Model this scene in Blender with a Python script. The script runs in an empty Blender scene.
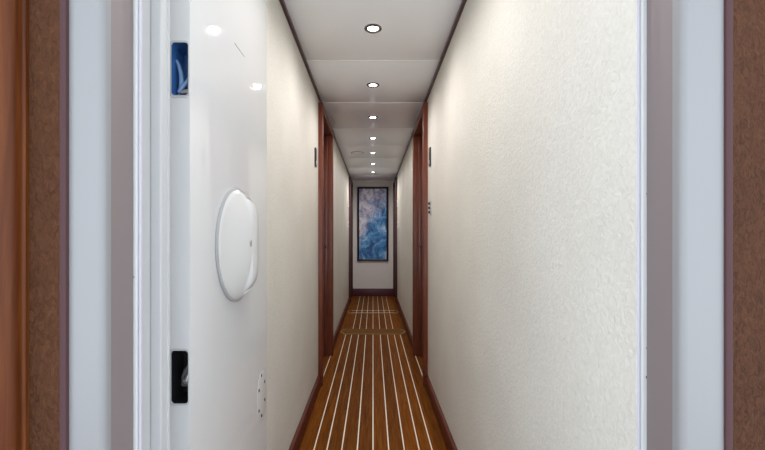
import bpy, bmesh, math, random
from mathutils import Vector, Matrix
random.seed(4)
C = bpy.context.scene.collection
PI = math.pi
CZ = 1.09            # camera height
H = 2.11             # ceiling height
W = 0.398            # corridor half width
END = 7.33           # far end of the corridor
F = 400.0            # focal length in pixels of a 765 wide frame

# ------------------------------------------------------------------ materials
def new_mat(name, col, rough=0.5, metal=0.0, coat=0.0, spec=0.5):
    m = bpy.data.materials.new(name); m.use_nodes = True
    b = m.node_tree.nodes['Principled BSDF']
    b.inputs['Base Color'].default_value = (*col, 1)
    b.inputs['Roughness'].default_value = rough
    b.inputs['Metallic'].default_value = metal
    b.inputs['Coat Weight'].default_value = coat
    b.inputs['Coat Roughness'].default_value = 0.08
    b.inputs['Specular IOR Level'].default_value = spec
    return m
def nodes(m):
    nt = m.node_tree
    return nt, nt.nodes['Principled BSDF']
def coords(nt, scale=(1, 1, 1)):
    tc = nt.nodes.new('ShaderNodeTexCoord'); mp = nt.nodes.new('ShaderNodeMapping')
    mp.inputs['Scale'].default_value = scale
    nt.links.new(tc.outputs['Object'], mp.inputs['Vector'])
    return mp.outputs['Vector']
def noise(nt, vec, scale, detail=4, rough=0.55, dist=0.0):
    n = nt.nodes.new('ShaderNodeTexNoise')
    n.inputs['Scale'].default_value = scale; n.inputs['Detail'].default_value = detail
    n.inputs['Roughness'].default_value = rough; n.inputs['Distortion'].default_value = dist
    nt.links.new(vec, n.inputs['Vector'])
    return n
def ramp(nt, fac, stops):
    r = nt.nodes.new('ShaderNodeValToRGB')
    e = r.color_ramp.elements
    while len(e) < len(stops): e.new(0.5)
    for k, (p, c) in enumerate(stops):
        e[k].position = p; e[k].color = (*c, 1)
    nt.links.new(fac, r.inputs['Fac'])
    return r
def bump(nt, b, h, strength, dist):
    n = nt.nodes.new('ShaderNodeBump')
    n.inputs['Strength'].default_value = strength; n.inputs['Distance'].default_value = dist
    nt.links.new(h, n.inputs['Height']); nt.links.new(n.outputs['Normal'], b.inputs['Normal'])
    return n

def vinyl(name, c0, c1, scale, strength, dist, rough=0.6, stretch=(1, 1, 1), distortion=0.6):
    m = new_mat(name, c0, rough, spec=0.35)
    nt, b = nodes(m); v = coords(nt, stretch)
    n = noise(nt, v, scale, 5, 0.6, distortion)
    big = noise(nt, v, 3.0, 2)
    mx = nt.nodes.new('ShaderNodeMath'); mx.operation = 'MULTIPLY_ADD'
    mx.inputs[1].default_value = 0.35
    nt.links.new(big.outputs['Fac'], mx.inputs[0]); 
    ml = nt.nodes.new('ShaderNodeMath'); ml.operation = 'MULTIPLY'; ml.inputs[1].default_value = 0.65
    nt.links.new(n.outputs['Fac'], ml.inputs[0]); nt.links.new(ml.outputs[0], mx.inputs[2])
    r = ramp(nt, mx.outputs[0], [(0.3, c0), (0.7, c1)])
    nt.links.new(r.outputs['Color'], b.inputs['Base Color'])
    bump(nt, b, n.outputs['Fac'], strength, dist)
    return m

def wood(name, dark, mid, light, axis, rough=0.3, coat=0.4, grain=60, along=3.0):
    m = new_mat(name, mid, rough, coat=coat)
    nt, b = nodes(m)
    sc = [1, 1, 1]; sc['xyz'.index(axis)] = along / grain
    v = coords(nt, sc)
    n = noise(nt, v, grain, 6, 0.65, 0.8)
    r = ramp(nt, n.outputs['Fac'], [(0.28, dark), (0.5, mid), (0.75, light)])
    nt.links.new(r.outputs['Color'], b.inputs['Base Color'])
    bump(nt, b, n.outputs['Fac'], 0.08, 0.002)
    return m

M = {}
M['cream'] = vinyl('cream_vinyl', (0.60, 0.58, 0.525), (0.75, 0.728, 0.675), 105, 0.45, 0.006)
M['end_wall'] = new_mat('pale_grey_paint', (0.86, 0.82, 0.80), 0.55)
M['brown'] = vinyl('brown_leather', (0.042, 0.0150, 0.0065), (0.120, 0.050, 0.0235), 150, 0.7, 0.006, 0.7, (1, 1, 0.6), 1.2)
M['brown'].node_tree.nodes['Principled BSDF'].inputs['Specular IOR Level'].default_value = 0.12
M['ceil'] = new_mat('ceiling_white_vinyl', (0.87, 0.885, 0.92), 0.35)
M['joint'] = new_mat('ceiling_joint_white', (0.92, 0.91, 0.90), 0.35)
M['maroon'] = wood('maroon_stained_wood', (0.036, 0.012, 0.015), (0.055, 0.019, 0.022), (0.08, 0.03, 0.032), 'y', 0.32, 0.3)
M['mahogany'] = wood('mahogany', (0.095, 0.022, 0.010), (0.150, 0.036, 0.016), (0.22, 0.060, 0.026), 'z', 0.4, 0.1); M['mahogany'].node_tree.nodes['Principled BSDF'].inputs['Specular IOR Level'].default_value = 0.3
M['mahogany_deep'] = wood('deep_red_mahogany', (0.080, 0.018, 0.010), (0.125, 0.030, 0.016), (0.18, 0.046, 0.024), 'z', 0.34, 0.3)
M['skirt'] = wood('mahogany_skirting', (0.060, 0.012, 0.006), (0.095, 0.019, 0.009), (0.135, 0.030, 0.014), 'y', 0.45, 0.0); M['skirt'].node_tree.nodes['Principled BSDF'].inputs['Specular IOR Level'].default_value = 0.15
M['cherry'] = wood('polished_cherry', (0.042, 0.009, 0.0015), (0.092, 0.022, 0.004), (0.155, 0.045, 0.008), 'z', 0.45, 0.0); M['cherry'].node_tree.nodes['Principled BSDF'].inputs['Specular IOR Level'].default_value = 0.2
M['white'] = new_mat('white_gloss_paint', (0.68, 0.685, 0.69), 0.28, coat=0.25)
M['white2'] = new_mat('white_satin_paint', (0.52, 0.525, 0.53), 0.4)
M['flange'] = new_mat('shaded_white_enamel', (0.25, 0.247, 0.252), 0.4)  # white enamel greyed down: the shade it stands in is put into the colour
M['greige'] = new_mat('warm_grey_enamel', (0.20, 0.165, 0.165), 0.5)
M['mauve'] = new_mat('mauve_sealant', (0.075, 0.038, 0.041), 0.8, spec=0.2)
M['lilac'] = new_mat('pale_rubber_seal', (0.50, 0.48, 0.54), 0.5)
M['grey'] = new_mat('grey_plastic', (0.42, 0.42, 0.43), 0.4)
M['bronze'] = new_mat('dark_chrome', (0.20, 0.18, 0.18), 0.25, metal=0.9)
M['steel'] = new_mat('brushed_steel', (0.60, 0.60, 0.62), 0.3, metal=1.0)
M['dim'] = new_mat('dull_grey_casting', (0.10, 0.10, 0.11), 0.5)
M['black'] = new_mat('black_plastic', (0.012, 0.012, 0.014), 0.35)
M['blue'] = new_mat('pocket_blue_reflection', (0.035, 0.12, 0.34), 0.3)  # blue stands in for the reflection inside the upper pocket
M['blue_pale'] = new_mat('hook_blue_reflection', (0.20, 0.34, 0.58), 0.25)  # metal hook tinted with the same reflected blue
M['plate_white'] = new_mat('white_chrome_highlight', (0.93, 0.93, 0.94), 0.35)  # white painted in for the bright highlight on chrome plates and switches
M['rust'] = new_mat('rust_mark', (0.16, 0.045, 0.025), 0.8)
M['carpet'] = vinyl('beige_carpet', (0.10, 0.085, 0.07), (0.16, 0.135, 0.11), 260, 0.6, 0.004, 0.95)
M['caulk'] = new_mat('cream_caulk_inlay', (0.92, 0.83, 0.68), 0.4)
M['plum'] = new_mat('plum_stained_wood', (0.10, 0.026, 0.042), 0.4)
M['maroon_post'] = wood('darkened_far_mahogany', (0.045, 0.013, 0.014), (0.070, 0.020, 0.020), (0.10, 0.030, 0.028), 'z', 0.4, 0.1)  # casing mahogany darkened in colour to offset the strong last downlight
M['inlay'] = new_mat('tan_border_inlay', (0.46, 0.30, 0.15), 0.6, spec=0.1)
M['grille'] = new_mat('pale_grille', (0.86, 0.86, 0.87), 0.45)
M['frame'] = wood('dark_frame_wood', (0.012, 0.008, 0.012), (0.022, 0.014, 0.018), (0.04, 0.022, 0.026), 'z', 0.3, 0.3)

# door paint: glossy and very slightly wavy
m = M['door'] = new_mat('white_gelcoat', (0.70, 0.71, 0.72), 0.03, spec=0.6)
nt, b = nodes(m); n = noise(nt, coords(nt, (1, 1, 0.6)), 5.0, 1)
bump(nt, b, n.outputs['Fac'], 0.03, 0.02)

# teak floor
def teak(name, tint=1.0):
    m = new_mat(name, (0.2, 0.09, 0.03), 0.5, spec=0.03)
    nt, b = nodes(m)
    v = coords(nt, (1, 0.05, 1))
    n = noise(nt, v, 75, 6, 0.65, 0.7)
    r = ramp(nt, n.outputs['Fac'], [(0.25, (0.12*tint, 0.034*tint, 0.003*tint)), (0.5, (0.24*tint, 0.072*tint, 0.008*tint)), (0.78, (0.40*tint, 0.14*tint, 0.018*tint))])
    # plank to plank variation: white noise of the plank index
    tc = nt.nodes.new('ShaderNodeTexCoord'); sx = nt.nodes.new('ShaderNodeSeparateXYZ')
    nt.links.new(tc.outputs['Object'], sx.inputs[0])
    dv = nt.nodes.new('ShaderNodeMath'); dv.operation = 'DIVIDE'; dv.inputs[1].default_value = 0.0805
    fl = nt.nodes.new('ShaderNodeMath'); fl.operation = 'FLOOR'
    nt.links.new(sx.outputs['X'], dv.inputs[0]); nt.links.new(dv.outputs[0], fl.inputs[0])
    wn = nt.nodes.new('ShaderNodeTexWhiteNoise'); wn.noise_dimensions = '1D'
    nt.links.new(fl.outputs[0], wn.inputs['W'])
    mr = nt.nodes.new('ShaderNodeMapRange'); mr.inputs['To Min'].default_value = 0.78; mr.inputs['To Max'].default_value = 1.2
    nt.links.new(wn.outputs['Value'], mr.inputs['Value'])
    mx = nt.nodes.new('ShaderNodeMix'); mx.data_type = 'RGBA'; mx.blend_type = 'MULTIPLY'; mx.inputs['Factor'].default_value = 1
    nt.links.new(r.outputs['Color'], mx.inputs['A']); nt.links.new(mr.outputs['Result'], mx.inputs['B'])
    nt.links.new(mx.outputs['Result'], b.inputs['Base Color'])
    bump(nt, b, n.outputs['Fac'], 0.06, 0.002)
    return m
M['teak'] = teak('teak_planks', 0.70)
M['teak_light'] = wood('plain_teak_board', (0.11, 0.048, 0.012), (0.16, 0.072, 0.018), (0.22, 0.10, 0.028), 'x', 0.6, 0.0); M['teak_light'].node_tree.nodes['Principled BSDF'].inputs['Specular IOR Level'].default_value = 0.05

# abstract painting
m = M['paint'] = new_mat('abstract_blue_painting', (0.1, 0.2, 0.4), 0.35)
nt, b = nodes(m); v = coords(nt, (1, 1, 0.75))
n1 = noise(nt, v, 6.0, 9, 0.72, 0.9)
r1 = ramp(nt, n1.outputs['Fac'], [(0.33, (0.004, 0.012, 0.045)), (0.44, (0.015, 0.10, 0.36)), (0.52, (0.045, 0.30, 0.68)), (0.59, (0.32, 0.56, 0.85)), (0.67, (0.95, 0.95, 1.0))])
n2 = noise(nt, v, 3.2, 3, 0.5, 0.8)
n3 = noise(nt, v, 8.0, 8, 0.72, 1.0)
r3 = ramp(nt, n3.outputs['Fac'], [(0.30, (0.05, 0.05, 0.16)), (0.43, (0.40, 0.36, 0.60)), (0.56, (0.96, 0.92, 1.0))])
sx = nt.nodes.new('ShaderNodeSeparateXYZ'); tc = nt.nodes.new('ShaderNodeTexCoord')
nt.links.new(tc.outputs['Object'], sx.inputs[0])
# mask: mauve tones lie towards the upper left of the canvas
a1 = nt.nodes.new('ShaderNodeMath'); a1.operation = 'MULTIPLY_ADD'; a1.inputs[1].default_value = -1.1; a1.inputs[2].default_value = -0.30
nt.links.new(sx.outputs['X'], a1.inputs[0])
a2 = nt.nodes.new('ShaderNodeMath'); a2.operation = 'MULTIPLY_ADD'; a2.inputs[1].default_value = 0.55
nt.links.new(sx.outputs['Z'], a2.inputs[0]); nt.links.new(a1.outputs[0], a2.inputs[2])
a3 = nt.nodes.new('ShaderNodeMath'); a3.operation = 'ADD'
nt.links.new(a2.outputs[0], a3.inputs[0]); nt.links.new(n2.outputs['Fac'], a3.inputs[1])
rm = ramp(nt, a3.outputs[0], [(0.50, (0, 0, 0)), (0.85, (0.85, 0.85, 0.85))])
mx = nt.nodes.new('ShaderNodeMix'); mx.data_type = 'RGBA'
nt.links.new(rm.outputs['Color'], mx.inputs['Factor']); nt.links.new(r1.outputs['Color'], mx.inputs['A']); nt.links.new(r3.outputs['Color'], mx.inputs['B'])
nt.links.new(mx.outputs['Result'], b.inputs['Base Color'])

# lamp glass
m = M['lamp'] = new_mat('lit_lamp_glass', (1, 1, 1), 0.3)
nt, b = nodes(m)
b.inputs['Emission Color'].default_value = (1.0, 0.95, 0.92, 1); b.inputs['Emission Strength'].default_value = 14.0

# ------------------------------------------------------------------ mesh helpers
def BM(): return bmesh.new()
def box(bm, x0, x1, y0, y1, z0, z1, bev=0.0, mi=0, seg=2):
    g = bmesh.ops.create_cube(bm, size=1.0)
    vs = g['verts']
    for v in vs:
        v.co = Vector(((x0+x1)/2 + v.co.x*(x1-x0), (y0+y1)/2 + v.co.y*(y1-y0), (z0+z1)/2 + v.co.z*(z1-z0)))
    fs = set(f for v in vs for f in v.link_faces)
    for f in fs: f.material_index = mi
    if bev > 0:
        es = list(set(e for v in vs for e in v.link_edges))
        r = bmesh.ops.bevel(bm, geom=es, offset=bev, segments=seg, profile=0.5, affect='EDGES')
        for f in r['faces']: f.material_index = mi
def prism_z(bm, pts, z0, z1, mi=0):
    """closed plan polygon (x, y) extruded vertically"""
    a = [bm.verts.new((x, y, z0)) for x, y in pts]; c = [bm.verts.new((x, y, z1)) for x, y in pts]
    n = len(pts); fs = []
    for i in range(n):
        fs.append(bm.faces.new((a[i], a[(i+1) % n], c[(i+1) % n], c[i])))
    fs.append(bm.faces.new(a[::-1])); fs.append(bm.faces.new(c))
    for f in fs: f.material_index = mi
def prism_y(bm, pts, y0, y1, mi=0):
    """closed section (x, z) extruded along the corridor"""
    a = [bm.verts.new((x, y0, z)) for x, z in pts]; c = [bm.verts.new((x, y1, z)) for x, z in pts]
    n = len(pts); fs = []
    for i in range(n):
        fs.append(bm.faces.new((a[i], a[(i+1) % n], c[(i+1) % n], c[i])))
    fs.append(bm.faces.new(a[::-1])); fs.append(bm.faces.new(c))
    for f in fs: f.material_index = mi
def lathe(bm, prof, seg=40, axis='z', origin=(0, 0, 0), flip=1):
    """profile of (radius, height) turned about an axis through origin"""
    o = Vector(origin); rings = []
    for r, h in prof:
        ring = []
        for k in range(seg):
            t = 2*PI*k/seg; c, s = r*math.cos(t), r*math.sin(t)
            p = {'z': (c, s, h), 'x': (h, c, s), 'y': (c, h, s)}[axis]
            ring.append(bm.verts.new(o + Vector(p)))
        rings.append(ring)
    for a, d in zip(rings, rings[1:]):
        for k in range(seg):
            bm.faces.new((a[k], a[(k+1) % seg], d[(k+1) % seg], d[k]))
    if prof[0][0] > 1e-6 : bm.faces.new(rings[0][::-1])
    if prof[-1][0] > 1e-6: bm.faces.new(rings[-1])
def tube(bm, pts, r, seg=10, closed=False):
    pts = [Vector(p) for p in pts]; n = len(pts); rings = []
    prev = None
    for i, p in enumerate(pts):
        if closed: t = (pts[(i+1) % n] - pts[i-1]).normalized()
        else: t = (pts[min(i+1, n-1)] - pts[max(i-1, 0)]).normalized()
        if prev is None:
            up = Vector((0, 0, 1)) if abs(t.z) < 0.9 else Vector((1, 0, 0))
            u = t.cross(up).normalized()
        else:
            u = (prev - t*prev.dot(t)).normalized()
        prev = u; w = t.cross(u)
        rr = r[i] if isinstance(r, (list, tuple)) else r
        rings.append([bm.verts.new(p + u*rr*math.cos(2*PI*k/seg) + w*rr*math.sin(2*PI*k/seg)) for k in range(seg)])
    m = n if closed else n-1
    for i in range(m):
        a, d = rings[i], rings[(i+1) % n]
        for k in range(seg): bm.faces.new((a[k], a[(k+1) % seg], d[(k+1) % seg], d[k]))
    if not closed:
        bm.faces.new(rings[0][::-1]); bm.faces.new(rings[-1])

def origin_of(o):
    v = Vector((0, 0, 0))
    while o is not None:
        v = v + o.location; o = o.parent
    return v
def obj(name, bm, mats, parent=None, smooth=True, loc=None):
    """link a bmesh (written in world coordinates) as ONE mesh object"""
    if not isinstance(mats, (list, tuple)): mats = [mats]
    bmesh.ops.recalc_face_normals(bm, faces=bm.faces[:])
    o = bpy.data.objects.new(name, bpy.data.meshes.new(name)); C.objects.link(o)
    if parent is not None:
        o.parent = parent; base = origin_of(parent)
    else:
        base = Vector(loc) if loc is not None else Vector((0, 0, 0)); o.location = base
    bmesh.ops.translate(bm, verts=bm.verts[:], vec=-base)
    bm.to_mesh(o.data); bm.free()
    for q in mats: o.data.materials.append(q)
    if smooth:
        for p in o.data.polygons: p.use_smooth = True
        try: o.data.set_sharp_from_angle(angle=math.radians(35))
        except Exception: pass
    return o
def struct(name, bm, mats, **k):
    o = obj(name, bm, mats, **k); o['kind'] = 'structure'; return o
def thing(name, label, cat, loc, group=None):
    o = bpy.data.objects.new(name, None); C.objects.link(o); o.location = loc
    o.empty_display_size = 0.05
    o['label'] = label; o['category'] = cat
    if group: o['group'] = group
    return o
def root_struct(name, loc):
    o = bpy.data.objects.new(name, None); C.objects.link(o); o.location = loc
    o.empty_display_size = 0.05; o['kind'] = 'structure'
    return o
def dup(root, loc, label):
    r = root.copy(); C.objects.link(r); r.location = loc; r['label'] = label
    for ch in list(root.children):
        c = ch.copy(); C.objects.link(c); c.parent = r
        for g in list(ch.children):
            d = g.copy(); C.objects.link(d); d.parent = c
    return r

# ------------------------------------------------------------------ the setting
Y0 = 0.525           # face of the brown wall the camera stands before
D1 = (2.905, 3.70)   # near pair of cabin doorways along the corridor
D2 = (6.56, 7.27)    # far pair
FRONT = 0.60         # start of the corridor

# floor: planks and pale caulk inlays flush in one surface
S_in = [0, 0.0805, 0.160, 0.236, 0.302, 0.388]
stripes = sorted(set([-s for s in S_in] + S_in))
bm = BM()
TH1 = (4.44, 4.72); TH2 = (5.62, 5.95)
def deck(y0, y1, xs, hw):
    edges = [-0.50]
    for s in xs: edges += [s-hw, s+hw]
    edges.append(0.50)
    for i in range(len(edges)-1):
        vs = [bm.verts.new(p) for p in ((edges[i], y0, 0), (edges[i+1], y0, 0), (edges[i+1], y1, 0), (edges[i], y1, 0))]
        bm.faces.new(vs).material_index = i % 2
deck(FRONT-0.02, TH1[0], stripes, 0.0032)
far = [s for s in stripes if abs(s) < 0.3]
deck(TH1[1], TH2[0], far, 0.0028)
deck(TH2[1], END+0.05, far, 0.0026)
deck(TH1[0], TH1[1], [], 0); deck(TH2[0], TH2[1], [], 0)
# underside
vs = [bm.verts.new(p) for p in ((-0.5, FRONT-0.02, -0.04), (0.5, FRONT-0.02, -0.04), (0.5, END+0.05, -0.04), (-0.5, END+0.05, -0.04))]
bm.faces.new(vs)
fl = struct('floor', bm, [M['teak'], M['caulk']], smooth=False)

# ceiling: panels with pale joints
bm = BM()
joints = [0.87, 1.595, 2.32, 3.05, 3.775, 4.50, 5.22, 5.945, 6.67]
ys = [FRONT-0.02] + joints + [END+0.05]
for a, c in zip(ys, ys[1:]):
    box(bm, -0.50, 0.50, a+0.003, c-0.003, H, H+0.03, 0.0025, 0)
for j in joints:
    box(bm, -0.50, 0.50, j-0.006, j+0.006, H-0.0025, H+0.02, 0.001, 1)
box(bm, -0.50, 0.50, FRONT-0.02, END+0.05, H+0.03, H+0.05, 0, 0)
struct('ceiling', bm, [M['ceil'], M['joint']])

# side walls, broken by the doorways; the left one has the pocket the open door lies in
def wall_side(name, s):
    bm = BM()
    t = W + 0.10
    def seg(y0, y1, z0=0.0, z1=H, xa=W, xb=t):
        x0, x1 = sorted((s*xa, s*xb)); box(bm, x0, x1, y0, y1, z0, z1)
    if s < 0:
        seg(FRONT, 1.492, 0, H, 0.47, t)
        seg(FRONT, 1.492, 1.96, H, W, 0.47)
        seg(1.492, D1[0]+0.01)
    else:
        seg(0.604, D1[0]+0.01)
    seg(D1[1]-0.01, D2[0]+0.01)
    for d in (D1, D2):
        seg(d[0]+0.01, d[1]-0.01, 2.06, H)
        seg(d[0]+0.01, d[1]-0.01, 0, 2.06, 0.492, t)
    seg(D2[1]-0.01, END+0.1)
    return struct(name, bm, M['cream'], smooth=False)
wall_side('wall_left', -1); wall_side('wall_right', 1)
bm = BM(); box(bm, -0.5, 0.5, END, END+0.1, 0, H); struct('wall_end', bm, M['end_wall'], smooth=False)

# skirting boards with a rounded top
def skirt_profile(s, t=0.020, h=0.087):
    pts = [(W+0.004, 0.0), (W-t, 0.0), (W-t, h-0.012), (W-t+0.003, h-0.004), (W-t+0.010, h), (W+0.004, h)]
    return [(s*x, z) for x, z in pts]
for name, s, y_start in (('baseboard_left', -1, 1.492), ('baseboard_right', 1, FRONT)):
    bm = BM()
    prism_y(bm, skirt_profile(s), y_start, D1[0]+0.002)
    prism_y(bm, skirt_profile(s), D1[1]-0.002, D2[0]+0.002)
    struct(name, bm, M['skirt'])
bm = BM(); box(bm, -0.46, 0.46, END-0.02, END+0.01, 0, 0.137, 0.004); struct('baseboard_end', bm, M['plum'])

# dark bead where the walls meet the ceiling
for k, s in ((1, -1), (2, 1)):
    bm = BM()
    x0, x1 = sorted((s*(W-0.0135), s*(W+0.01)))
    box(bm, x0, x1, FRONT, END, H-0.020, H+0.004, 0.004)
    struct('trim_%d' % k, bm, M['maroon'])
bm = BM(); box(bm, -W, W, END-0.03, END+0.01, H-0.03, H+0.003, 0.004); struct('trim_3', bm, M['end_wall'])

# cabin doorways: casing standing 33 mm proud, recessed leaf, handle
def cabin_door(n, s, d, wood_mat, handle=True):
    root = root_struct('door_%d' % n, (s*0.46, (d[0]+d[1])/2, 0))
    bm = BM()
    def b(xa, xb, y0, y1, z0, z1, bev=0.004):
        x0, x1 = sorted((s*xa, s*xb)); box(bm, x0, x1, y0, y1, z0, z1, bev, 0, 3)
    # near and far uprights, head
    b(0.365, 0.49, d[0], d[0]+0.05, 0.0, 2.068, 0.007)
    b(0.365, 0.49, d[1]-0.05, d[1], 0.0, 2.068, 0.007)
    b(0.369, 0.49, d[0]+0.045, d[1]-0.045, 2.012, 2.064)
    obj('door_casing', bm, wood_mat, root)
    bm = BM()   # stop bead inside the casing
    b(0.415, 0.47, d[0]+0.05, d[0]+0.062, 0.0, 2.012, 0.003)
    b(0.415, 0.47, d[1]-0.062, d[1]-0.05, 0.0, 2.012, 0.003)
    obj('door_stop', bm, M['mahogany_deep'], root)
    bm = BM()
    b(0.450, 0.488, d[0]+0.052, d[1]-0.052, 0.006, 2.010)
    for z0, z1 in ((0.15, 0.95), (1.10, 1.88)):       # raised fields
        b(0.444, 0.452, d[0]+0.14, d[1]-0.14, z0, z1, 0.003)
    leaf = obj('door_leaf', bm, M['mahogany_deep'], root)
    if handle:
        bm = BM(); y = d[1]-0.125; z = 1.0
        lathe(bm, [(0.0, 0.0), (0.022, 0.0), (0.022, -0.006), (0.0, -0.006)], 20, 'x', (s*0.450, y, z)) if s > 0 else lathe(bm, [(0.0, 0.0), (0.022, 0.0), (0.022, 0.006), (0.0, 0.006)], 20, 'x', (s*0.450, y, z))
        tube(bm, [(s*0.448, y, z), (s*0.425, y, z), (s*0.415, y-0.004, z), (s*0.412, y-0.015, z), (s*0.412, y-0.10, z)], 0.008)
        obj('door_handle', bm, M['bronze'], leaf)
cabin_door(1, -1, D1, M['mahogany']); cabin_door(2, 1, D1, M['mahogany'])
cabin_door(3, -1, D2, M['maroon_post']); cabin_door(4, 1, D2, M['maroon_post'])

# ------------------------------------------------------------------ the bulkhead the camera looks through
# brown wall round the opening
OL, OR = -0.4104, 0.4715          # inner edges of the brown wall
bm = BM()
box(bm, -1.7, OL, Y0, Y0+0.10, 0, 2.25); box(bm, OR, 1.7, Y0, Y0+0.10, 0, 2.25); box(bm, OL, OR, Y0, Y0+0.10, 2.03, 2.25)
struct('wall_front', bm, M['brown'], smooth=False)
# mauve bead between brown wall and white coaming
bm = BM()
box(bm, OL-0.001, -0.4026, Y0-0.0008, 0.56, 0, 2.03, 0.0012); box(bm, 0.463, OR+0.001, Y0-0.0008, 0.56, 0, 2.03, 0.0012)
box(bm, -0.404, 0.464, Y0-0.0008, 0.56, 2.02, 2.031, 0.0012)
struct('trim_4', bm, M['mauve'])
# coaming: white flange (shade put into its colour) with a rounded arris, warm grey reveal, pale rubber lip
IL, IR = -0.357, 0.408
def corner(cx, cy, r, a0, a1, n=8):
    return [(cx + r*math.cos(math.radians(a0+(a1-a0)*i/n)), cy + r*math.sin(math.radians(a0+(a1-a0)*i/n))) for i in range(n+1)]
coam = root_struct('trim_5', ((IL+IR)/2, 0.56, 0))
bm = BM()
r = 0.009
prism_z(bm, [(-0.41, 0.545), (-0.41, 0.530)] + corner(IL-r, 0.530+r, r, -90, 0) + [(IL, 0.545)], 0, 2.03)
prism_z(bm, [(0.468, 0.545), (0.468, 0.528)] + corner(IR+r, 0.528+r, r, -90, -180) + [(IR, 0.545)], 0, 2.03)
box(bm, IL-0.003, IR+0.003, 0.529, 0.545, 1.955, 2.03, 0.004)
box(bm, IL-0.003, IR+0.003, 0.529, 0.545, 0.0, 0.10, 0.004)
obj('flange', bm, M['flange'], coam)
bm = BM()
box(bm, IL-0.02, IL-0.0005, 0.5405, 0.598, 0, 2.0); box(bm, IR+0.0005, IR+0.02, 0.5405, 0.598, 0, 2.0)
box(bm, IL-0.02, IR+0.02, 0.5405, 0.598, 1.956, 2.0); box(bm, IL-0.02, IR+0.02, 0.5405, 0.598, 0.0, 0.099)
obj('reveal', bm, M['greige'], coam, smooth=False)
bm = BM()
prism_z(bm, [(IL-0.02, 0.597), (IL, 0.597)] + corner(IL+0.0015, 0.600, 0.003, -90, 90, 8) + [(IL-0.02, 0.606)], 0.099, 1.956)
prism_z(bm, [(IR+0.02, 0.597), (IR, 0.597)] + corner(IR-0.0035, 0.600, 0.003, 270, 90, 8) + [(IR+0.02, 0.606)], 0.099, 1.956)
obj('sealing_lip', bm, M['white2'], coam)
bm = BM()
tube(bm, [(IL+0.0052, 0.604, 0.10), (IL+0.0052, 0.604, 1.955)], 0.0025, 10)
tube(bm, [(IR-0.0072, 0.604, 0.10), (IR-0.0072, 0.604, 1.955)], 0.0025, 10)
obj('rubber_seal', bm, M['lilac'], coam)
# small rust freckles on the lip and flange
bm = BM()
def freckle(x, y, z, r):
    g = bmesh.ops.create_icosphere(bm, subdivisions=2, radius=r)
    for v in g['verts']: v.co = Vector((x + v.co.x, y + v.co.y*0.3, z + v.co.z*1.4))
def pz(py, d): return CZ + (236.5-py)*d/F
freckle(-0.4063, 0.5298, pz(264, 0.53), 0.0014)
freckle(-0.3570, 0.5972, pz(277, 0.598), 0.0011); freckle(0.4085, 0.5972, pz(348, 0.598), 0.0012); freckle(0.4085, 0.5972, pz(377, 0.598), 0.0017)
freckle(0.4085, 0.5972, pz(194, 0.598), 0.0011)
obj('rust_spots', bm, M['rust'], coam)

# stepped white door frame behind the lip on the hinge side
bm = BM()
prism_z(bm, [(-0.47, 0.606), (-0.378, 0.606), (-0.386, 0.645), (-0.389, 0.672), (-0.389, 0.697)] +
        corner(-0.386, 0.700, 0.003, 180+90-60, 270, 3) + corner(-0.374, 0.703, 0.003, -90, 0, 5) +
        [(-0.371, 0.7215), (-0.3685, 0.7222), (-0.3682, 0.7245), (-0.3700, 0.726), (-0.385, 0.735), (-0.42, 0.79), (-0.47, 0.80)], 0, 1.96)
struct('trim_6', bm, M['white2'])

# polished wood upright at the far left, proud of the brown wall
bm = BM()
prism_z(bm, [(-0.62, 0.527), (-0.4515, 0.527), (-0.4512, 0.5195), (-0.4540, 0.518), (-0.4546, 0.516), (-0.4546, 0.514)] + corner(-0.4705, 0.5125, 0.0158, 0, -90, 10) + [(-0.62, 0.4967)], 0, 2.25)
struct('trim_7', bm, M['cherry'])

# the room behind the camera: only its floor and ceiling matter
bm = BM(); box(bm, -1.7, 1.7, -1.8, 0.60, -0.05, -0.002); struct('floor_room', bm, M['carpet'], smooth=False)
bm = BM(); box(bm, -1.7, 1.7, -1.8, 0.60, 2.25, 2.30); struct('ceiling_room', bm, M['ceil'], smooth=False)

# ------------------------------------------------------------------ the open white door lying in its pocket
FX = -0.390           # door face
YA, YB = 0.852, 1.472
door = thing('watertight_hatch', 'large glossy white hatch door folded open along the left wall, with bulging round handle cover', 'door', (-0.412, (YA+YB)/2, 0))
bm = BM()
# leaf with real latch pockets in its edge: build the edge as a ring of boxes around two openings
XI = -0.4345
px0, px1 = -0.4300, -0.3925                              # pocket width
ZU = (pz(96, YA), pz(42.3, YA)); ZL = (pz(403.7, YA), pz(350, YA))
prism_z(bm, [(XI, YA+0.10), (XI, YB)] + corner(FX-0.006, YB-0.006, 0.006, 90, 0, 6) + [(FX, YA+0.10)], 0.12, 1.945)          # body
for z0, z1 in ((0.12, ZL[0]), (ZL[1], ZU[0]), (ZU[1], 1.945)):
    box(bm, XI, FX, YA, YA+0.10, z0, z1, 0)
for z0, z1 in (ZL, ZU):
    box(bm, XI, px0, YA, YA+0.10, z0, z1); box(bm, px1, FX, YA, YA+0.10, z0, z1)
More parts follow.
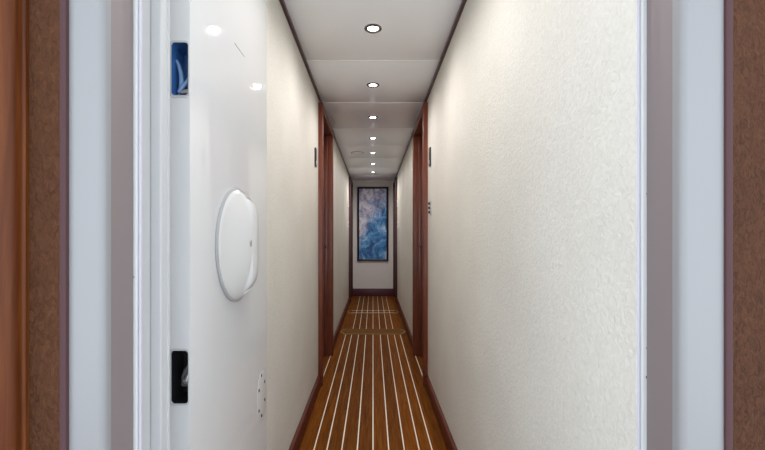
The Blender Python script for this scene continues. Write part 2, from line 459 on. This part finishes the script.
# remove inner faces between stacked boxes so the surface shades as one
bmesh.ops.remove_doubles(bm, verts=bm.verts[:], dist=1e-5)
door['kind'] = 'thing'
panel = obj('hatch_leaf', bm, M['door'], door, smooth=False)
def rrect(x0, x1, z0, z1, r, n=6):
    pts = []
    for cx, cz, a in ((x1-r, z1-r, 0), (x0+r, z1-r, 90), (x0+r, z0+r, 180), (x1-r, z0+r, 270)):
        for i in range(n+1):
            t = math.radians(a+90*i/n); pts.append((cx+r*math.cos(t), cz+r*math.sin(t)))
    return pts
def ring_plate(bm, outer, inner, y, t):
    """rounded frame in an xz plane, facing the camera, thickness t"""
    n = len(inner)
    o0 = [bm.verts.new((x, y, z)) for x, z in outer]; i0 = [bm.verts.new((x, y, z)) for x, z in inner]
    o1 = [bm.verts.new((x, y+t, z)) for x, z in outer]; i1 = [bm.verts.new((x, y+t, z)) for x, z in inner]
    for k in range(n):
        q = (k+1) % n
        bm.faces.new((o0[k], o0[q], i0[q], i0[k])); bm.faces.new((o1[k], i1[k], i1[q], o1[q]))
        bm.faces.new((o0[k], o1[k], o1[q], o0[q])); bm.faces.new((i0[k], i0[q], i1[q], i1[k]))
def pocket(z0, z1, lining):
    # rounded bezel
    bm = BM()
    ring_plate(bm, rrect(XI+0.0012, FX-0.0003, z0-0.003, z1+0.003, 0.0085), rrect(px0+0.001, px1-0.0005, z0+0.001, z1-0.001, 0.007), YA-0.0022, 0.0026)
    bez = obj('latch_bezel', bm, M['white2'], door)
    # lining: a cup
    bm = BM()
    pts = rrect(px0+0.0012, px1-0.0007, z0+0.0012, z1-0.0012, 0.006)
    a = [bm.verts.new((x, YA-0.0008, z)) for x, z in pts]; c = [bm.verts.new((x, YA+0.055, z)) for x, z in pts]
    for k in range(len(pts)):
        q = (k+1) % len(pts); bm.faces.new((a[k], c[k], c[q], a[q]))
    bm.faces.new(c)
    cup = obj('latch_pocket', bm, lining, door)
    return cup
# upper pocket: blue reflection put into the lining and curved hook colour, and a steel pin
cup = pocket(*ZU, M['blue'])
bm = BM()
tube(bm, [(-0.4285, YA+0.020, ZU[1]-0.030), (-0.423, YA+0.020, ZU[1]-0.042), (-0.4185, YA+0.020, ZU[1]-0.058), (-0.417, YA+0.020, ZU[1]-0.075), (-0.419, YA+0.020, ZU[0]+0.020), (-0.4225, YA+0.020, ZU[0]+0.003)], [0.003, 0.004, 0.005, 0.0055, 0.005, 0.0045], 12)
tube(bm, [(-0.3945, YA+0.016, ZU[0]+0.062), (-0.3975, YA+0.016, ZU[0]+0.048), (-0.405, YA+0.016, ZU[0]+0.034), (-0.414, YA+0.016, ZU[0]+0.025), (-0.420, YA+0.016, ZU[0]+0.012)], [0.002, 0.003, 0.0045, 0.005, 0.0055], 12)
obj('latch_hook', bm, M['blue_pale'], cup)
bm = BM()
tube(bm, [(-0.411, YA+0.008, ZU[0]+0.0105), (-0.3940, YA+0.008, ZU[0]+0.0125)], 0.0055, 16)
obj('latch_pin', bm, M['steel'], cup)
# lower pocket: black lining with a bright pin
cup = pocket(*ZL, M['black'])
bm = BM(); zc = (ZL[0]+ZL[1])/2 - 0.010
tube(bm, [(-0.3935, YA+0.014, zc+0.030), (-0.3950, YA+0.014, zc+0.020), (-0.400, YA+0.012, zc+0.006), (-0.402, YA+0.012, zc)], [0.0015, 0.003, 0.005, 0.007], 12)
lathe(bm, [(0, -0.004), (0.0055, -0.004), (0.0068, 0.0), (0.0068, 0.014), (0, 0.014)], 20, 'y', (-0.4015, YA+0.010, zc-0.002))
obj('latch_hook', bm, M['steel'], cup)
bm = BM()
tube(bm, [(-0.4135, YA+0.022, zc-0.012), (-0.4120, YA+0.020, zc+0.004), (-0.4065, YA+0.018, zc+0.018), (-0.3955, YA+0.017, zc+0.034)], [0.0045, 0.0055, 0.0055, 0.003], 12)
box(bm, -0.418, -0.394, YA+0.019, YA+0.027, zc-0.018, zc-0.006, 0.002)
obj('latch_arm', bm, M['dim'], cup)

# round bulging handle cover
HC = Vector((FX, 1.148, pz(244.5, 1.148))); R = 0.162
bm = BM()
lathe(bm, [(R-0.016, 0.0), (R-0.004, 0.0), (R, 0.001), (R, 0.005), (R-0.004, 0.007), (R-0.014, 0.006), (R-0.02, 0.002)], 72, 'x', HC)
obj('cover_ring', bm, M['grey'], door)
bm = BM(); lathe(bm, [(0.0, 0.0), (R-0.008, 0.0), (R-0.008, 0.003), (0.0, 0.003)], 64, 'x', HC)
obj('recess_dish', bm, M['grey'], door)
bm = BM()
seg, rad = 180, 26
def edge_r(t):
    # full round on the near side; cut straight across above and below on the far side
    rr = R - 0.006
    if math.cos(t) < math.cos(math.radians(97)): return rr
    cut = ((abs(math.sin(t))/0.137)**2.5 + (abs(math.cos(t))/0.140)**2.5)**(-1/2.5)
    a = abs(math.degrees(math.atan2(math.sin(t), math.cos(t))))
    k = min(1.0, max(0.0, (97-a)/11)); k = k*k*(3-2*k)
    return rr + (min(rr, cut)-rr)*k
rings = []
g0 = R/(R+0.03); top = bm.verts.new(HC + Vector((0.010 + 0.037*(g0*g0*(3-2*g0)*0.5 + g0*0.5), 0.006, 0)))
for i in range(1, rad+1):
    q = i/rad; ring = []
    for k in range(seg):
        t = 2*PI*k/seg; e = edge_r(t)*q
        y_ = e*math.cos(t); g = min(1.0, max(0.0, (y_+R)/(R+0.03))); g = g*g*(3-2*g)*0.5 + g*0.5
        aa = abs(math.degrees(math.atan2(math.sin(t), math.cos(t))))
        kk = min(1.0, max(0.0, (97-aa)/11)); kk = kk*kk*(3-2*kk)
        p = 2.4 + 5.0*max(0.0, min(1.0, (aa-30)/45))
        h = 0.010 + 0.037*g*((1-kk)*max(0.0, 1-q**2.2)**0.8 + kk*max(0.0, 1-q**p)**0.6)
        if i == rad: h = 0.008 + 0.020*kk*max(0.0, min(1.0, (aa-30)/45))
        ring.append(bm.verts.new(HC + Vector((h, e*math.cos(t) + 0.006*(1-q), e*math.sin(t)))))
    rings.append(ring)
rings.append([bm.verts.new(Vector((HC.x+0.003, v.co.y, v.co.z))) for v in rings[-1]])
for k in range(seg): bm.faces.new((top, rings[0][k], rings[0][(k+1) % seg]))
for a, c in zip(rings, rings[1:]):
    for k in range(seg): bm.faces.new((a[k], c[k], c[(k+1) % seg], a[(k+1) % seg]))
bm.faces.new(rings[-1])
cover = obj('handle_cover', bm, M['white'], door)
bm = BM()
# keyhole: a turned escutcheon in the cover's far half, facing the corridor
kc = HC + Vector((0.0405, -0.001, 0.003))
lathe(bm, [(0.0, -0.006), (0.0095, -0.006), (0.0105, 0.0005), (0.0085, 0.002), (0.0065, 0.0005), (0.0, -0.001)], 24, 'x', kc)
obj('lock', bm, M['steel'], cover)
bm = BM(); lathe(bm, [(0.0, -0.001), (0.0062, -0.001), (0.0062, 0.0012), (0.0, 0.0012)], 20, 'x', kc)
obj('keyhole', bm, M['black'], cover)

# oval service plate near the foot with six screws
pc = (1.405, CZ + (236.5-396)*1.405/F)
def oval(ry, rz, n=56): return [(pc[0]+ry*math.cos(2*PI*k/n), pc[1]+rz*math.sin(2*PI*k/n)) for k in range(n)]
bm = BM()
o_ = oval(0.060, 0.088)
f0 = [bm.verts.new((FX-0.001, y, z)) for y, z in o_]; f1 = [bm.verts.new((FX+0.0008, y, z)) for y, z in o_]
f2 = [bm.verts.new((FX+0.0011, pc[0]+(y-pc[0])*0.97, pc[1]+(z-pc[1])*0.98)) for y, z in o_]
for k in range(56):
    q = (k+1) % 56
    bm.faces.new((f0[k], f0[q], f1[q], f1[k])); bm.faces.new((f1[k], f1[q], f2[q], f2[k]))
bm.faces.new(f2); bm.faces.new(f0[::-1])
plate = obj('service_plate', bm, M['door'], door)
for px, py in ((261, 375.5), (264, 381.5), (257.3, 390.5), (264, 399.5), (257.3, 411), (261, 415.5)):
    d = F*(-FX)/(373-px); bm = BM()
    d = max(1.362, min(1.447, d))
    lathe(bm, [(0.0, 0.0), (0.0055, 0.0), (0.0052, 0.0022), (0.0025, 0.003), (0.0, 0.003)], 14, 'x', (FX+0.0008, d, pz(py, d)))
    obj('screw', bm, M['bronze'], plate)
# thin recessed line high on the door
bm = BM(); box(bm, FX-0.001, FX+0.0012, 1.128, 1.212, pz(50, 1.17)-0.0016-0.0, pz(50, 1.17)+0.0016, 0.0006)
obj('label_slot', bm, M['grey'], door)

# ------------------------------------------------------------------ things in the corridor
# floor cover boards with pointed ends
def threshold(name, label, y0, y1, hw, slats, mat):
    t = thing(name, label, 'threshold', (0, (y0+y1)/2, 0.0005), 'threshold boards across the corridor floor')
    ym = (y0+y1)/2; tip = 0.05
    def hexa(grow, z0, z1, bm):
        pts = [(-hw-grow*1.5, ym), (-hw+tip-grow, y0-grow), (hw-tip+grow, y0-grow), (hw+grow*1.5, ym), (hw-tip+grow, y1+grow), (-hw+tip-grow, y1+grow)]
        prism_z(bm, pts, z0, z1)
    bm = BM(); hexa(0.0, 0.0006, 0.0045, bm); obj('border_inlay', bm, M['inlay'], t, smooth=False)
    bm = BM(); hexa(-0.006, 0.0010, 0.0055, bm); bd = obj('board', bm, mat, t, smooth=False)
    if slats:
        bm = BM()
        for s in far: box(bm, s-0.004, s+0.004, y0+0.012, y1-0.012, 0.005, 0.0062)
        box(bm, -hw+tip+0.01, hw-tip-0.01, y0+0.06, y0+0.072, 0.005, 0.0062)
        box(bm, -hw+tip+0.01, hw-tip-0.01, y1-0.072, y1-0.06, 0.005, 0.0062)
        obj('inlay_strips', bm, M['caulk'], t, smooth=False)
threshold('threshold_board', 'plain light teak threshold board with pointed ends across the floor, nearer of the two', 4.46, 4.70, 0.374, False, M['teak_light'])
threshold('threshold_board', 'dark teak threshold across the floor crossed by pale inlay strips, nearer the far end', 5.64, 5.93, 0.370, True, M['teak'])

# recessed ceiling lamps
def lamp(y, label):
    t = thing('downlight', label, 'ceiling light', (0, y, H), 'downlights along the corridor ceiling')
    o = (0, y, H)
    bm = BM(); lathe(bm, [(0.026, 0.001), (0.027, -0.003), (0.030, -0.006), (0.038, -0.006), (0.0425, -0.003), (0.043, 0.001)], 36, 'z', o)
    # open ring: drop the end caps
    for f in [f for f in bm.faces if len(f.verts) > 4]: bm.faces.remove(f)
    obj('bezel', bm, M['bronze'], t)
    bm = BM(); lathe(bm, [(0.0, -0.0055), (0.012, -0.005), (0.022, -0.003), (0.0275, 0.0005), (0.0, 0.0008)], 32, 'z', o)
    obj('lens', bm, M['lamp'], t)
    return t
LY = [1.96, 2.69, 3.42, 4.145, 4.87, 5.60, 6.33]
lab = ['round ceiling downlight nearest the camera, largest in view',
       'round ceiling downlight second from the camera, before the cabin doorways',
       'round ceiling downlight third from the camera, between the near pair of doorways',
       'round ceiling downlight fourth from the camera, just past the near doorways',
       'round ceiling downlight beside the flat ceiling speaker grille',
       'small bright ceiling downlight second from the far end',
       'small bright ceiling downlight farthest away, just before the painting wall']
L0 = lamp(LY[0], lab[0])
for y, l in zip(LY[1:], lab[1:]): dup(L0, (0, y, H), l)
WATT = [2.5, 6.5, 8.5, 8.5, 7.5, 5.0, 3.8, 4.0, 13]
for k, y in enumerate([0.66, 1.235] + LY):  # first beam is an unseen fill added to brighten the near walls
    ld = bpy.data.lights.new('downlight_and_fill_beam', 'SPOT'); ld.energy = 9.0
    ld.color = (1.0, 0.955, 0.92); ld.spot_size = math.radians(174); ld.spot_blend = 0.9; ld.shadow_soft_size = 0.014
    lo = bpy.data.objects.new('downlight_and_fill_beam', ld); C.objects.link(lo); lo.location = (0, y, H-0.012)
    ld.energy = WATT[k] * 1.6

# flat round speaker grille in the ceiling
t = thing('ceiling_speaker', 'flat pale round speaker grille set in the ceiling left of the downlights', 'speaker', (-0.19, 4.87, H))
o = (-0.19, 4.87, H)
bm = BM(); lathe(bm, [(0.066, 0.0), (0.066, -0.004), (0.070, -0.007), (0.076, -0.006), (0.080, 0.0)], 44, 'z', o); 
for f in [f for f in bm.faces if len(f.verts) > 4]: bm.faces.remove(f)
obj('rim', bm, M['grey'], t)
bm = BM(); lathe(bm, [(0.0, -0.0045), (0.05, -0.0045), (0.067, -0.0035), (0.067, 0.0)], 44, 'z', o)
obj('grille', bm, M['grille'], t)

# painting on the end wall
PY = END
x0, x1 = (357.3-373)*7.30/F, (388.3-373)*7.30/F
z0, z1 = pz(261, 7.30), pz(186.8, 7.30)
t = thing('framed_painting', 'tall framed abstract painting in swirling blues hanging on the end wall', 'painting', ((x0+x1)/2, PY, z0))
fw = 0.034
bm = BM()
def mould(pts_out, pts_in):
    ya, yb, yc = PY-0.001, PY-0.030, PY-0.022
    n = 4
    A = [bm.verts.new((x, ya, z)) for x, z in pts_out]; B = [bm.verts.new((x, yb, z)) for x, z in pts_out]
    mid = [((a[0]*0.45+c[0]*0.55), (a[1]*0.45+c[1]*0.55)) for a, c in zip(pts_out, pts_in)]
    Bm = [bm.verts.new((x, yb-0.003, z)) for x, z in mid]
    D = [bm.verts.new((x, yc, z)) for x, z in pts_in]; E = [bm.verts.new((x, ya, z)) for x, z in pts_in]
    for P, Q in ((A, B), (B, Bm), (Bm, D), (D, E), (E, A)):
        for k in range(n):
            q = (k+1) % n; bm.faces.new((P[k], P[q], Q[q], Q[k]))
mould([(x0, z0), (x1, z0), (x1, z1), (x0, z1)], [(x0+fw, z0+fw), (x1-fw, z0+fw), (x1-fw, z1-fw), (x0+fw, z1-fw)])
obj('frame', bm, M['frame'], t, smooth=False)
bm = BM(); box(bm, x0+fw-0.004, x1-fw+0.004, PY-0.016, PY-0.002, z0+fw-0.004, z1-fw+0.004)
obj('canvas', bm, M['paint'], t, smooth=False)

# plates and switches beside the cabin doors
def wall_plate(s, y, zc, h, label, mat, tip):
    t = thing('wall_plate', label, 'wall plate', (s*W, y, zc-h/2), 'tall plates before the cabin doors')
    bm = BM(); dp = 0.010 if y < 4 else 0.019  # far plates stand out more so the painted highlight shows
    xa, xb = sorted((s*(W+0.001), s*(W-dp)))
    box(bm, xa, xb, y-0.026, y+0.026, zc-h/2, zc+h/2, 0.004, 0, 3)
    p = obj('plate', bm, mat, t)
    bm = BM(); xa, xb = sorted((s*(W-dp+0.001), s*(W-dp-0.004)))
    box(bm, xa, xb, y-0.014, y+0.014, zc-h*0.40, zc-h*0.18, 0.002)
    obj('button', bm, tip, t)
def switch(s, y, zc, h, label, plate_mat, knob_mat):
    t = thing('light_switch', label, 'switch', (s*W, y, zc-h/2), 'switches before the cabin doors')
    bm = BM(); xa, xb = sorted((s*(W+0.001), s*(W-0.007)))
    box(bm, xa, xb, y-0.028, y+0.028, zc-h/2, zc+h/2, 0.003, 0, 3)
    obj('plate', bm, plate_mat, t)
    for dz in (h*0.30, -h*0.30) if plate_mat is not M['steel'] else (h*0.33, 0.0, -h*0.33):
        bm = BM()
        prof = [(0.0, 0.0), (0.009, 0.0), (0.0075, 0.011), (0.004, 0.013), (0.0, 0.013)]
        lathe(bm, [(r_, -s*h_) for r_, h_ in prof], 18, 'x', (s*(W-0.0065), y, zc+dz))
        obj('knob', bm, knob_mat, t)
wall_plate(-1, 2.745, 1.632, 0.130, 'slim dark upright plate on the left wall before the near doorway', M['black'], M['steel'])
wall_plate(1, 2.765, 1.640, 0.130, 'slim dark upright plate on the right wall, above the knobbed switch', M['black'], M['steel'])
switch(1, 2.750, 1.287, 0.092, 'steel switch plate with black knobs on the right wall before the near doorway', M['steel'], M['black'])
wall_plate(-1, 6.26, 1.610, 0.120, 'small upright chrome plate, highlight painted white, far down the left wall', M['plate_white'], M['steel'])
wall_plate(1, 6.26, 1.610, 0.120, 'small upright chrome plate, highlight painted white, far down the right wall', M['plate_white'], M['steel'])
switch(-1, 6.26, 1.282, 0.115, 'small two-knob chrome switch, highlight painted white, far down the left wall', M['plate_white'], M['plate_white'])
switch(1, 6.26, 1.282, 0.115, 'small two-knob chrome switch, highlight painted white, far down the right wall', M['plate_white'], M['plate_white'])

# ------------------------------------------------------------------ light from the room behind the camera
w = bpy.data.worlds.new('daylit_room'); bpy.context.scene.world = w; w.use_nodes = True
bg = w.node_tree.nodes['Background']; bg.inputs['Color'].default_value = (0.85, 0.925, 1.0, 1); bg.inputs['Strength'].default_value = 2.6

# ------------------------------------------------------------------ camera
cd = bpy.data.cameras.new('camera'); cam = bpy.data.objects.new('camera', cd); C.objects.link(cam)
cam.location = (0, 0, CZ); cam.rotation_euler = (PI/2, 0, 0)
cd.sensor_width = 36; cd.lens = 36*F/765; cd.shift_x = 9.5/765; cd.shift_y = 11.5/765
cd.clip_start = 0.02
sc = bpy.context.scene
sc.camera = cam
sc.view_settings.view_transform = 'Standard'; sc.view_settings.look = 'None'
sc.view_settings.gamma = 1.0; sc.view_settings.exposure = 0.30; sc.view_settings.use_curve_mapping = False
